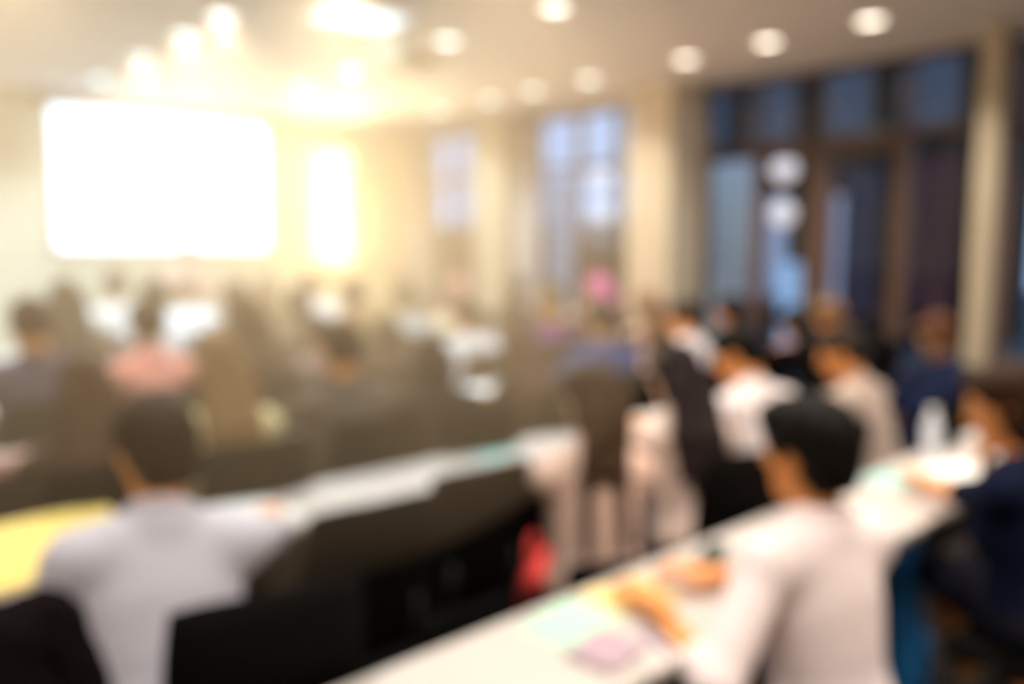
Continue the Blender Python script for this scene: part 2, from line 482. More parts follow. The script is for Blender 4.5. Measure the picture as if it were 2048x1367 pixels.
# ================================================================== SIGNED-DISTANCE MODELLING OF FIGURES
def cone(a, b, ra, rb): return ('c', np.asarray(a, float), np.asarray(b, float), ra, rb)
def ell(c, ax, rot=None): return ('e', np.asarray(c, float), np.asarray(ax, float), np.eye(3) if rot is None else np.asarray(rot, float))
def half(c, n): return ('h', np.asarray(c, float), np.asarray(n, float) / np.linalg.norm(n))

def bounds(p):
    if p[0] == 'c':
        return np.minimum(p[1] - p[3], p[2] - p[4]), np.maximum(p[1] + p[3], p[2] + p[4])
    if p[0] == 'e':
        e = np.sqrt(((p[3] * p[2]) ** 2).sum(1))
        return p[1] - e, p[1] + e
    return None

def dist(p, X, Y, Z):
    if p[0] == 'c':
        a, ba = p[1], p[2] - p[1]
        l2 = max(ba @ ba, 1e-9)
        px, py, pz = X - a[0], Y - a[1], Z - a[2]
        t = np.clip((px * ba[0] + py * ba[1] + pz * ba[2]) / l2, 0, 1)
        return np.sqrt((px - t*ba[0])**2 + (py - t*ba[1])**2 + (pz - t*ba[2])**2) - (p[3] + (p[4] - p[3]) * t)
    if p[0] == 'e':
        c, ax, Q = p[1:]
        px, py, pz = X - c[0], Y - c[1], Z - c[2]
        u = [(Q[0, k] * px + Q[1, k] * py + Q[2, k] * pz) / ax[k] for k in range(3)]
        k0 = np.sqrt(u[0]**2 + u[1]**2 + u[2]**2)
        k1 = np.sqrt((u[0]/ax[0])**2 + (u[1]/ax[1])**2 + (u[2]/ax[2])**2) + 1e-9
        return k0 * (k0 - 1) / k1
    c, n = p[1], p[2]
    return (X - c[0]) * n[0] + (Y - c[1]) * n[1] + (Z - c[2]) * n[2]

def sdf_mesh(ops, h, wob=0.0):
    """ops: list of (kind, primitive, k).  Returns vertices and quads of the surface (surface nets)."""
    los, his = [], []
    for kind, p, k in ops:
        if kind == '+':
            a, b = bounds(p); los.append(a); his.append(b)
    lo = np.min(los, 0) - 3 * h; hi = np.max(his, 0) + 3 * h
    n = np.ceil((hi - lo) / h).astype(int) + 1
    D = np.full(n, 1.0, np.float32)
    ax = [(lo[i] + h * np.arange(n[i])).astype(np.float32) for i in range(3)]
    for kind, p, k in ops:
        if p[0] == 'h':
            sl = (slice(None),) * 3
        else:
            a, b = bounds(p); m = k + 2.5 * h
            i0 = np.maximum(np.floor((a - m - lo) / h).astype(int), 0); i1 = np.minimum(np.ceil((b + m - lo) / h).astype(int) + 1, n)
            if (i1 <= i0).any(): continue
            sl = tuple(slice(i0[i], i1[i]) for i in range(3))
        X = ax[0][sl[0]][:, None, None]; Y = ax[1][sl[1]][None, :, None]; Z = ax[2][sl[2]][None, None, :]
        d = dist(p, X, Y, Z).astype(np.float32)
        o = D[sl]
        if kind == '+':
            if k > 0:
                hh = np.maximum(k - np.abs(o - d), 0) / k
                D[sl] = np.minimum(o, d) - hh * hh * k * 0.25
            else:
                D[sl] = np.minimum(o, d)
        else:
            d = -d
            if k > 0:
                hh = np.maximum(k - np.abs(o - d), 0) / k
                D[sl] = np.maximum(o, d) + hh * hh * k * 0.25
            else:
                D[sl] = np.maximum(o, d)
    if wob:
        X = ax[0][:, None, None]; Y = ax[1][None, :, None]; Z = ax[2][None, None, :]
        D = D + wob * (np.sin(X*95 + 2*np.sin(Z*40)) * np.sin(Y*83 + 1.5*np.sin(X*37)) + 0.6*np.sin(Z*70 + X*60)).astype(np.float32)
    ins = D < 0
    # cells
    c = [ins[i:n[0]-1+i, j:n[1]-1+j, k_:n[2]-1+k_] for i in (0,1) for j in (0,1) for k_ in (0,1)]
    s = np.zeros(c[0].shape, np.int8)
    for q in c: s += q
    act = (s > 0) & (s < 8)
    idx = np.argwhere(act)
    if len(idx) == 0: return np.zeros((0,3)), np.zeros((0,4), int)
    num = np.full(act.shape, -1, np.int64); num[act] = np.arange(len(idx))
    acc = np.zeros((len(idx), 3)); cnt = np.zeros(len(idx))
    cor = [(i,j,k_) for i in (0,1) for j in (0,1) for k_ in (0,1)]
    vals = [D[idx[:,0]+i, idx[:,1]+j, idx[:,2]+k_] for i,j,k_ in cor]
    for a in range(8):
        for b in range(a+1, 8):
            da = np.array(cor[b]) - np.array(cor[a])
            if np.abs(da).sum() != 1: continue
            va, vb = vals[a], vals[b]
            m = (va < 0) != (vb < 0)
            t = va[m] / (va[m] - vb[m])
            acc[m] += np.array(cor[a]) + t[:, None] * da; cnt[m] += 1
    V = lo + h * (idx + acc / cnt[:, None])
    quads = []
    for axis in range(3):
        o = [0,0,0]; o[axis] = 1
        A = ins[:n[0]-o[0], :n[1]-o[1], :n[2]-o[2]]; B = ins[o[0]:, o[1]:, o[2]:]
        ch = np.argwhere(A != B)
        u, v = [(1,2),(2,0),(0,1)][axis]
        ok = (ch[:,u] > 0) & (ch[:,v] > 0) & (ch[:,u] < n[u]-1) & (ch[:,v] < n[v]-1)
        ch = ch[ok]
        du = np.zeros(3,int); du[u] = 1; dv = np.zeros(3,int); dv[v] = 1
        g = lambda e: num[e[:,0], e[:,1], e[:,2]]
        q = np.stack([g(ch-du-dv), g(ch-dv), g(ch), g(ch-du)], 1)
        fl = ~A[ch[:,0], ch[:,1], ch[:,2]]
        q[fl] = q[fl][:, ::-1]
        quads.append(q)
    return V, np.concatenate(quads)

def np_mesh(name, parts):
    """parts: list of (V, Q); joined into one mesh"""
    off = 0; Vs = []; Qs = []
    for V, Q in parts:
        Vs.append(V); Qs.append(Q + off); off += len(V)
    V = np.concatenate(Vs); Q = np.concatenate(Qs)
    me = bpy.data.meshes.new(name)
    me.vertices.add(len(V)); me.vertices.foreach_set('co', V.astype(np.float32).ravel())
    me.loops.add(Q.size); me.loops.foreach_set('vertex_index', Q.astype(np.int32).ravel())
    me.polygons.add(len(Q)); me.polygons.foreach_set('loop_start', (np.arange(len(Q)) * 4).astype(np.int32))
    me.polygons.foreach_set('loop_total', np.full(len(Q), 4, np.int32))
    me.polygons.foreach_set('use_smooth', np.ones(len(Q), bool))
    me.update(calc_edges=True); me.validate()
    return me, V, Q

def rx(a): c, s = math.cos(a), math.sin(a); return np.array([[1,0,0],[0,c,-s],[0,s,c]])
def ry(a): c, s = math.cos(a), math.sin(a); return np.array([[c,0,s],[0,1,0],[-s,0,c]])
def rz(a): c, s = math.cos(a), math.sin(a); return np.array([[c,-s,0],[s,c,0],[0,0,1]])
A3 = lambda *p: np.array(p, float)
def unit(v): return v / (np.linalg.norm(v) + 1e-9)

SKIN = {}
def skin_mat(tone):
    cols = {'fair': (0.72, 0.44, 0.30), 'tan': (0.64, 0.32, 0.16), 'warm': (0.78, 0.31, 0.085), 'brown': (0.40, 0.20, 0.11)}
    return mat('skin_' + tone, cols[tone], 0.5, 0.05, 30, 0.03)
M_lip = mat('lip', (0.50, 0.18, 0.14), 0.45)
M_eye = mat('eye_white', (0.85, 0.83, 0.80), 0.2)
M_iris = mat('iris', (0.03, 0.018, 0.012), 0.2)
M_brow = mat('eyebrow', (0.025, 0.016, 0.012), 0.8)

def ik(S, W, l1, l2, pole):
    d = W - S; L = np.linalg.norm(d)
    if L > (l1 + l2) * 0.995:
        W = S + d / L * (l1 + l2) * 0.995; d = W - S; L = np.linalg.norm(d)
    a = (l1*l1 - l2*l2 + L*L) / (2*L); hgt = math.sqrt(max(l1*l1 - a*a, 0))
    u = d / L; p = pole - (pole @ u) * u
    return S + u * a + unit(p) * hgt, W

def person(head, yaw=0, lean=14, side=0, twist=0, hyaw=0, hpitch=18, hroll=0, hands=None, female=False, sleeves='short', shirt=(0.8,0.8,0.8), trousers=(0.02,0.02,0.025),
           hair='short', haircol=(0.012,0.009,0.007), skin='tan', h=0.016, label='', stand=False, legs='desk', skirt=False, desk_y=None, collar=True, cat_chair=True, chair_label=None, chair_off=(0,0), chair_yaw=0, low=False, fist=(False, False), bag=None, name='person', spread=1.0):
    """head = world position of the top of the head; everything else follows from the posture"""
    L_, sd, tw = R(lean), R(side), R(twist)
    seat_z = 0.93 if stand else 0.535
    p0 = A3(0, 0, seat_z)
    T = rz(tw) @ ry(sd) @ rx(-L_)
    sw = 0.160 if female else 0.182              # half shoulder width
    tl = 0.96 if female else 1.0
    tp = lambda x, y, z: p0 + T @ A3(x, y, z * tl)
    nb = tp(0, -0.01, 0.50)
    H = rz(tw * 0.5 + R(hyaw)) @ ry(sd * 0.4 + R(hroll)) @ rx(-(L_ * 0.35 + R(hpitch)))
    nk = rx(-(L_ * 0.8 + R(hpitch) * 0.45))
    hc = nb + (rz(tw) @ ry(sd*0.7) @ nk) @ A3(0, 0.02, 0.165)
    hp = lambda x, y, z: hc + H @ A3(x, y, z)
    top = hc[2] + 0.128 + 0.008
    s = head[2] / top
    cy, sy = math.cos(R(yaw)), math.sin(R(yaw))
    ox, oy = hc[0] * s, hc[1] * s
    base = (head[0] - (ox*cy - oy*sy), head[1] - (ox*sy + oy*cy), 0)
    def to_local(p):
        dx, dy = p[0] - base[0], p[1] - base[1]
        return A3(dx*cy + dy*sy, -dx*sy + dy*cy, p[2]) / s
    # ---- arms
    wr = []
    if hands is None: hands = 'write'
    dy = 0.50 if desk_y is None else (desk_y - base[1]) / s
    zt = (DESK_Z + 0.032) / s
    preset = {'write': (A3(-0.17, dy+0.02, zt), A3(0.10, dy+0.05, zt)), 'cross': (A3(0.05, dy-0.02, zt+0.01), A3(-0.03, dy+0.07, zt)),
              'wide': (A3(-0.27, dy+0.03, zt), A3(0.26, dy+0.04, zt)), 'lap': (A3(-0.08, 0.24, 0.665), A3(0.08, 0.26, 0.665)),
              'side': (A3(-0.03, 0.06, 0.80), A3(0.24, 0.05, 0.80))}
    chin = hands == 'chin'
    if isinstance(hands, str):
        if hands == 'chin':
            wr = [A3(-0.14, dy, zt), hp(0.02, 0.09, -0.175)]
        else:
            wr = list(preset[hands])
    else:
        wr = [hp(0.035, 0.085, -0.20) if w == 'chin' else to_local(w) for w in hands]
        chin = hands[1] == 'chin'
    k1 = 1.0 if not female else 0.86
    body, head_ops, hand_ops, shirt_ops, trs, shoes, hairo = [], [], [], [], [], [], []
    chest_ops = [('+', ell(tp(0, 0.0, 0.30), A3(sw*0.93, 0.108, 0.20)*1.0, T), 0.0),
                 ('+', ell(tp(0, 0.012, 0.10), A3(0.150*k1 + 0.005, 0.112, 0.17), T), 0.08),
                 ('+', cone(tp(-sw+0.02, 0, 0.425), tp(sw-0.02, 0, 0.425), 0.058*k1, 0.058*k1), 0.06),
                 ('+', cone(tp(0, -0.01, 0.485), tp(-sw+0.03, -0.005, 0.435), 0.052, 0.045*k1), 0.05),
                 ('+', cone(tp(0, -0.01, 0.485), tp(sw-0.03, -0.005, 0.435), 0.052, 0.045*k1), 0.05)]
    if female:
        for q in (-1, 1):
            chest_ops.append(('+', ell(tp(q*0.07, 0.085, 0.28), A3(0.065, 0.055, 0.065), T), 0.05))
    hips = ('+', ell(p0 + A3(0, -0.015, -0.005), A3(0.162, 0.125, 0.105)), 0.07)
    def inflate(op, e):
        kd, p, k = op
        if p[0] == 'c': return (kd, ('c', p[1], p[2], p[3] + e, p[4] + e), k)
        return (kd, ('e', p[1], p[2] + e, p[3]), k)
    body += [inflate(o, -0.012) for o in chest_ops] + [inflate(hips, -0.012)]
    body.append(('+', cone(nb + A3(0,0,-0.03), hp(0, -0.025, -0.05), 0.050*k1**.5, 0.046*k1**.5), 0.03))
    shirt_ops += [inflate(o, 0.008) for o in chest_ops] + [('+', ell(p0 + T @ A3(0, -0.005, 0.03), A3(0.170, 0.132, 0.10), T), 0.07)]
    elbows = []
    for i, q in enumerate((-1, 1)):
        S = tp(q*sw, 0.0, 0.415)
        E, W = ik(S, wr[i], 0.285, 0.25, T @ A3(q*0.55*spread, -0.45, -0.8))
        elbows.append(E)
        body.append(('+', cone(S, E, 0.046*k1, 0.038*k1), 0.03)); body.append(('+', cone(E, W, 0.040*k1, 0.026*k1), 0.02))
        if sleeves == 'long':
            shirt_ops += [('+', cone(S, E, 0.062*k1, 0.053*k1), 0.04), ('+', cone(E, E + (W-E)*0.90, 0.053*k1, 0.040*k1), 0.02)]
        elif sleeves == 'half':
            shirt_ops += [('+', cone(S, E, 0.064*k1, 0.056*k1), 0.04), ('+', cone(E, E + (W-E)*0.22, 0.056*k1, 0.050*k1), 0.02)]
        elif sleeves == 'short':
            shirt_ops += [('+', cone(S, S + (E-S)*0.72, 0.064*k1, 0.060*k1), 0.04)]
        else:
            shirt_ops += [('+', cone(S, S + (E-S)*0.10, 0.055*k1, 0.055*k1), 0.04)]
        # hand
        fd = unit(W - E); 
        pn = A3(0, 0, -1.0)
        if W[2] < (DESK_Z + 0.08)/s and W[2] > (DESK_Z - 0.02)/s: fd = unit(fd * A3(1, 1, 0.25))
        pn = unit(pn - (pn @ fd) * fd)
        sd_ = np.cross(fd, pn)                                 # across the palm
        inner = sd_ if (sd_ @ A3(-q, 0, 0)) > 0 else -sd_      # towards the other hand: thumb side
        if chin and i == 1:
            fd = unit(H @ A3(-0.25, 0.1, 0.6)); pn = unit(H @ A3(-0.2, -1, 0.1)); pn = unit(pn - (pn @ fd) * fd); inner = unit(np.cross(fd, pn))
        ho = [('+', cone(W - fd*0.05, W, 0.030*k1, 0.026*k1), 0.0),
              ('+', ell(W + fd*0.045, A3(0.039, 0.054, 0.0165), np.stack([inner, fd, pn], 1)), 0.02)]
        cl = 1.25 if fist[i] else 0.38
        for j, (off, ln) in enumerate(((0.028, 0.070), (0.010, 0.079), (-0.009, 0.073), (-0.026, 0.058))):
            b0 = W + fd*(0.085 - abs(off)*0.25) + inner*off
            d1 = unit(fd*math.cos(cl*0.6) + pn*math.sin(cl*0.6) + inner*off*2.5); d2 = unit(fd*math.cos(cl*1.6) + pn*math.sin(cl*1.6) + inner*off*1.2)
            b1 = b0 + d1*ln*0.55; b2 = b1 + d2*ln*0.45
            ho += [('+', cone(b0 - fd*0.02, b1, 0.0092, 0.0085), 0.004), ('+', cone(b1, b2, 0.0085, 0.0070), 0.002)]
        t0 = W + fd*0.02 + inner*0.028 + pn*0.006; t1 = t0 + unit(fd*0.7 + inner*0.75 + pn*0.25)*0.042; t2 = t1 + unit(fd*0.95 + inner*0.25 + pn*0.2)*0.032
        ho += [('+', cone(t0, t1, 0.0125, 0.0105), 0.008), ('+', cone(t1, t2, 0.0105, 0.008), 0.003)]
        hand_ops.append(ho)
    # ---- legs
    lw = 0.085
    if stand:
        kn = [A3(q*0.10, 0.02, 0.50) for q in (-1, 1)]; an = [A3(q*0.11, -0.02, 0.085) for q in (-1, 1)]
    elif legs == 'out':
        kn = [A3(-0.10, 0.40, 0.56), A3(0.10, 0.42, 0.54)]; an = [A3(-0.10, 0.62, 0.10), A3(0.12, 0.70, 0.10)]
    elif legs == 'right':
        kn = [A3(0.13, 0.40, 0.525), A3(0.30, 0.32, 0.525)]; an = [A3(0.16, 0.22, 0.085), A3(0.34, 0.16, 0.085)]
    elif legs == 'crossed':
        kn = [A3(-0.10, 0.42, 0.53), A3(0.02, 0.44, 0.66)]; an = [A3(-0.10, 0.40, 0.085), A3(-0.16, 0.62, 0.38)]
    else:
        kn = [A3(q*0.12, 0.41, 0.525) for q in (-1, 1)]; an = [A3(q*0.11, 0.36 if legs == 'desk' else 0.2, 0.085) for q in (-1, 1)]
    trs.append(('+', ell(p0 + A3(0, -0.015, -0.0), A3(0.166, 0.128, 0.098)), 0))
    for i, q in enumerate((-1, 1)):
        hj = p0 + A3(q*0.085, 0.0, -0.01)
        body += [('+', cone(hj, kn[i], 0.068, 0.048), 0.04), ('+', cone(kn[i], an[i], 0.047, 0.032), 0.03)]
        ft = unit(A3(an[i][0]-kn[i][0]*0.6, 0.3, 0) * A3(0.5, 1, 0))
        if skirt:
            trs.append(('+', cone(hj, hj + (kn[i]-hj)*0.92, 0.086, 0.078), 0.09))
        else:
            trs += [('+', cone(hj, kn[i], 0.082, 0.064), 0.05), ('+', cone(kn[i], an[i] + A3(0,0,0.015), 0.064, 0.050), 0.03)]
        sh0 = an[i] + A3(0, -0.03, -0.045); sh1 = an[i] + A3(0, 0.14, -0.055)
        shoes += [('+', cone(sh0, sh1, 0.040, 0.033), 0.0), ('+', cone(an[i] + A3(0,0,-0.02), sh0 + A3(0,0.04,0), 0.040, 0.042), 0.03)]
    if min(an[0][2], an[1][2]) < 0.2:
        shoes.append(('-', half(A3(0, 0, 0.004), (0, 0, 1)), 0))
        shoes[-1] = ('-', half(A3(0, 0, 0.004), (0, 0, 1)), 0.0)
    # ---- head
    near = h < 0.012
    fm = 0.94 if female else 1.0
    head_ops = [('+', ell(hp(0, -0.014, 0.035), A3(0.076, 0.096, 0.088), H), 0.0),
                ('+', ell(hp(0, 0.026, -0.030), A3(0.060*fm, 0.066, 0.086), H), 0.04),
                ('+', ell(hp(0, 0.058, -0.088), A3(0.026*fm, 0.022, 0.022), H), 0.03),
                ('+', cone(hp(-0.045, 0.0, -0.075), hp(0, 0.055, -0.095), 0.018, 0.018), 0.03), ('+', cone(hp(0.045, 0.0, -0.075), hp(0, 0.055, -0.095), 0.018, 0.018), 0.03),
                ('+', cone(hp(-0.035, 0.078, 0.026), hp(0.035, 0.078, 0.026), 0.013, 0.013), 0.02),
                ('-', ell(hp(-0.031, 0.096, 0.006), A3(0.017, 0.014, 0.011), H), 0.012), ('-', ell(hp(0.031, 0.096, 0.006), A3(0.017, 0.014, 0.011), H), 0.012),
                ('+', ell(hp(-0.030, 0.075, 0.006), A3(0.013, 0.0125, 0.0115), H), 0.002), ('+', ell(hp(0.030, 0.075, 0.006), A3(0.013, 0.0125, 0.0115), H), 0.002),
                ('+', cone(hp(0, 0.084, 0.014), hp(0, 0.106, -0.022), 0.0085, 0.0125), 0.014), ('+', cone(hp(-0.011, 0.092, -0.027), hp(0.011, 0.092, -0.027), 0.009, 0.009), 0.010),
                ('+', ell(hp(0, 0.086, -0.052), A3(0.023, 0.011, 0.0062), H), 0.005), ('+', ell(hp(0, 0.084, -0.0625), A3(0.020, 0.011, 0.0068), H), 0.005),
                ('+', ell(hp(-0.077, -0.008, -0.008), A3(0.010, 0.019, 0.031), H @ rz(0.35)), 0.006), ('+', ell(hp(0.077, -0.008, -0.008), A3(0.010, 0.019, 0.031), H @ rz(-0.35)), 0.006),
                ('+', cone(hp(0, -0.028, -0.04), nb + A3(0, 0, -0.02), 0.052*k1**.5, 0.055*k1**.5), 0.03)]
    # ---- hair
    hairo = [('+', ell(hp(0, -0.020, 0.046), A3(0.089, 0.109, 0.092), H), 0.0),
             ('+', ell(hp(0, -0.058, -0.020), A3(0.076, 0.060, 0.072), H), 0.04),
             ('+', ell(hp(0, 0.055, 0.090), A3(0.062, 0.048, 0.034), H), 0.03)]
    cut = [('-', ell(hp(0, 0.105, -0.025), A3(0.071, 0.072, 0.088), H), 0.012), ('-', ell(hp(0, 0.03, -0.10), A3(0.10, 0.085, 0.085), H), 0.01),
           ('-', ell(hp(0.085, 0.004, -0.02), A3(0.024, 0.026, 0.036), H), 0.006), ('-', ell(hp(-0.085, 0.004, -0.02), A3(0.024, 0.026, 0.036), H), 0.006)]
    if hair == 'short':
        hairo += cut + [('-', half(hp(0, -0.06, -0.075), H @ A3(0, 0.25, 1)), 0.008)]
    elif hair == 'crop':
        hairo = [inflate(o, 0.004) for o in hairo] + [('+', ell(hp(0, -0.055, -0.06), A3(0.066, 0.048, 0.055), H), 0.03)] + cut + [('-', half(hp(0, -0.06, -0.105), H @ A3(0, 0.25, 1)), 0.008)]
    elif hair == 'thick':
        hairo = [inflate(o, 0.010) for o in hairo] + [('+', ell(hp(0, -0.058, -0.055), A3(0.074, 0.056, 0.062), H), 0.03)] + cut + [('-', half(hp(0, -0.06, -0.10), H @ A3(0, 0.2, 1)), 0.01)]
    elif hair == 'bun':
        hairo += cut + [('+', ell(hp(0, -0.125, 0.02), A3(0.043, 0.040, 0.043), H), 0.012), ('-', half(hp(0, -0.06, -0.08), H @ A3(0, 0.2, 1)), 0.01)]
    elif hair == 'bob':
        hairo += [('+', ell(hp(q*0.055, -0.03, -0.05), A3(0.042, 0.062, 0.085), H), 0.03) for q in (-1, 1)] + [('+', ell(hp(0, -0.075, -0.06), A3(0.07, 0.045, 0.075), H), 0.03)] + cut[:1] + [('-', ell(hp(0, 0.045, -0.10), A3(0.066, 0.085, 0.08), H), 0.01)]
    else:   # long
        dn = T @ A3(0, 0, -1)
        hairo += [('+', ell(hp(q*0.058, -0.035, -0.045), A3(0.036, 0.06, 0.085), H), 0.03) for q in (-1, 1)] + cut[:1] + [('-', ell(hp(0, 0.050, -0.10), A3(0.064, 0.085, 0.085), H), 0.01)]
        for q, ln in ((-0.07, 0.20), (-0.035, 0.26), (0.0, 0.28), (0.035, 0.26), (0.07, 0.20)):
            a = hp(q, -0.085, -0.02); b = tp(q*1.15, -0.115, 0.42); c = tp(q*1.25, -0.128, 0.42 - ln*0.75)
            r1, r2, r3 = 0.036, 0.030, 0.018
            if hair == 'strands':
                r1, r2, r3 = 0.032, 0.024, 0.012
                if abs(q) < 0.05: b = tp(q*1.1, -0.115, 0.45); c = tp(q*1.2, -0.12, 0.41)
                else: b = tp(q*0.85, -0.118, 0.42); c = tp(q*0.95, -0.132, 0.17)
            hairo += [('+', cone(a, b, r1, r2), 0.02), ('+', cone(b, c, r2, r3), 0.015)]
    if collar and not stand:
        pass
    # collar ring round the neck
    if collar:
        nd = unit(hp(0, -0.025, -0.05) - nb); rf = unit(np.cross(nd, A3(1, 0, 0))); lf = np.cross(nd, rf)
        cen = nb + nd*0.012
        pts = [cen + (rf*math.cos(a)*0.063 + lf*math.sin(a)*0.060) + nd*(0.018 if math.cos(a)*rf[1] < 0.2 else 0.0) for a in [2*math.pi*k/12 for k in range(12)]]
        for k in range(12):
            shirt_ops.append(('+', cone(pts[k], pts[(k+1) % 12], 0.011, 0.011), 0.012))
    else:
        shirt_ops.append(('-', ell(nb + T @ A3(0, 0.03, 0.02), A3(0.075, 0.08, 0.055), T), 0.01))
    # ---- meshes
    parts = [sdf_mesh(body, h * 1.1)]
    hv, hq = sdf_mesh(head_ops, max(h * 0.5, 0.0045))
    parts.append((hv, hq))
    for ho in hand_ops: parts.append(sdf_mesh(ho, max(h * 0.36, 0.0042)))
    nb_, nh_ = len(parts[0][1]), len(hq)
    me, V, Q = np_mesh(name, parts)
    for m_ in (skin_mat(skin), M_lip, M_eye, M_iris, M_brow): me.materials.append(m_)
    fc = hv[hq].mean(1); lc = (fc - hc) @ H
    mi = np.zeros(len(Q), np.int32); g = np.zeros(nh_, np.int32)
    dl = ((lc - A3(0, 0.092, -0.057)) / A3(0.025, 0.02, 0.0115)); g[(dl**2).sum(1) < 1] = 1
    for q in (-1, 1):
        de = lc - A3(q*0.030, 0.0865, 0.006)
        g[((de/A3(0.0125, 0.02, 0.0075))**2).sum(1) < 1] = 2
        g[((de/A3(0.0056, 0.02, 0.0066))**2).sum(1) < 1] = 3
        g[(((lc - A3(q*0.033, 0.09, 0.030)) / A3(0.021, 0.03, 0.0045))**2).sum(1) < 1] = 4
    mi[nb_:nb_+nh_] = g
    me.polygons.foreach_set('material_index', mi)
    me.transform(Matrix.Scale(s, 4))
    o = link(name, me, None, None, base, R(yaw))
    tag(o, label, 'person')
    def child(nm, ops, hh, m_, wob=0.0):
        V, Q = sdf_mesh(ops, hh, wob)
        if len(Q) == 0: return
        me2, _, _ = np_mesh(nm, [(V, Q)])
        me2.transform(Matrix.Scale(s, 4)); me2.materials.append(m_)
        c = link(nm, me2, None, o)
        return c
    key = tuple(round(c, 3) for c in shirt)
    child('shirt' if not female else 'blouse', shirt_ops, h, mat('cloth_%s' % (key,), shirt, 0.85, 0.06, 25, 0.12, spec=0.08))
    keyt = tuple(round(c, 3) for c in trousers)
    child('skirt' if skirt else 'trousers', trs, h*1.2, mat('legwear_%s' % (keyt,), trousers, 0.9, 0.1, 40, 0.12, spec=0.06))
    child('shoes', shoes, max(h, 0.011), M_blackp)
    kh = tuple(round(c, 3) for c in haircol)
    child('hair', hairo, max(h*0.6, 0.0055), mat('hair_%s' % (kh,), haircol, 0.55, 0.45, 90, 0.6, stretch=(1, 1, 0.12), spec=0.12), 0.0016 if hair in ('short','thick') else 0.0006)
    if cat_chair and not stand:
        cx, cyy = chair_off
        chair(base[0] + cx, base[1] - 0.015 + cyy, yaw * 0.9 + chair_yaw, chair_label or ('black chair used by the ' + label.replace('person ', 'person ', 1))[:110], low=low)
    return o

# ================================================================== THE AUDIENCE
NE = {r: ROW_FAR[r] - DEPTH for r in ROW_FAR}       # near edge of each row of desks
WHITE = (0.72, 0.66, 0.66); LAV = (0.62, 0.57, 0.66); CREAM = (0.72, 0.62, 0.42); PEACH = (0.80, 0.56, 0.46)
BLK = (0.007, 0.006, 0.007); NAVY = (0.004, 0.007, 0.024); BROWN = (0.05, 0.028, 0.014); DBR = (0.012, 0.007, 0.005); LBR = (0.16, 0.09, 0.035); BLKH = (0.006, 0.0045, 0.0035)
# --- nearest row
person((1.755, 0.92, 1.262), yaw=-12, lean=8, hyaw=14, hpitch=4, hands=((1.45, 1.12, 0.79), (1.70, 1.12, 0.79)), sleeves='half', shirt=(0.90, 0.77, 0.78), hair='thick', haircol=BLKH, skin='warm', h=0.008,
       label='person in pale pink shirt with thick black hair, forearms on nearest desk', low=True, chair_label='low-backed black chair under the person in pale pink shirt')
person((2.72, 0.80, 1.27), yaw=-6, lean=12, hyaw=34, hpitch=12, legs='right', hands=((2.98, 1.16, 0.79), 'chin'), sleeves='short', shirt=NAVY, trousers=(0.012, 0.012, 0.02), hair='bob', haircol=(0.035, 0.016, 0.008), skin='warm', h=0.009, female=True, skirt=True, collar=False, fist=(False, True),
       label='person in navy top resting chin on hand at right edge', chair_label='black chair under the person in navy top at right edge')
# --- second row
person((0.645, 1.99, 1.255), yaw=-4, lean=24, side=4, twist=-6, hyaw=14, hpitch=12, hands=((0.46, 2.12, 0.69), (1.08, 2.30, 0.79)), sleeves='half', shirt=(0.60, 0.57, 0.64), hair='crop', haircol=(0.04, 0.024, 0.014), skin='warm', h=0.008, spread=0.9,  # hair lifted from black to brown, the flare put into its colour
       label='person in lavender white shirt leaning on second desk, seen from behind', chair_off=(0.16, -0.02), chair_yaw=-8, chair_label='black chair behind the person in lavender white shirt')
person((1.92, 1.75, 1.245), yaw=-30, lean=6, hyaw=26, hpitch=12, legs='right', hands=((2.03, 2.26, 0.79), (2.24, 2.33, 0.79)), sleeves='short', shirt=PEACH, hair='strands', haircol=BROWN, skin='fair', h=0.009, female=True, desk_y=NE['B'] + 0.05,
       label='person in peach blouse with long loose brown hair strands down the back', low=True, chair_label='low-backed black chair under the person in peach blouse')
person((2.50, 1.85, 1.255), yaw=-26, lean=18, hyaw=20, hpitch=16, hands='write', sleeves='long', shirt=(0.70, 0.55, 0.48), hair='long', haircol=(0.018, 0.010, 0.010), skin='fair', h=0.010, female=True, desk_y=NE['B'] + 0.04,
       label='person in beige pink top with long dark hair beside the peach blouse', chair_off=(0.05, 0), chair_label='black chair under the person with long dark hair in beige pink')
person((3.08, 1.95, 1.285), yaw=-12, lean=22, hyaw=30, hpitch=16, hands='wide', sleeves='half', shirt=(0.76, 0.68, 0.68), hair='short', haircol=BLKH, skin='warm', h=0.010, desk_y=NE['B'] + 0.05,
       label='person in white shirt with short black hair, middle of second row', chair_label='black chair under the person in white shirt, second row')
person((3.73, 1.80, 1.245), yaw=4, lean=18, hyaw=20, hpitch=14, hands='cross', sleeves='short', shirt=(0.42, 0.33, 0.28), hair='short', haircol=(0.03, 0.02, 0.015), skin='warm', h=0.010, desk_y=NE['B'] + 0.0,
       label='person in taupe shirt with arms folded on second row desk', chair_label='black chair under the person in taupe shirt')
person((4.75, 1.75, 1.245), yaw=58, lean=-6, hyaw=6, hpitch=24, hands=((4.42, 1.92, 0.82), (4.50, 2.06, 0.82)), sleeves='long', shirt=(0.006, 0.011, 0.038), trousers=(0.010, 0.014, 0.028), hair='short', haircol=(0.10, 0.035, 0.012), skin='brown', h=0.013, legs='crossed',
       label='person in dark blue clothes sitting sideways with crossed legs by the windows', chair_yaw=20, chair_label='black chair under the sideways person in dark blue')
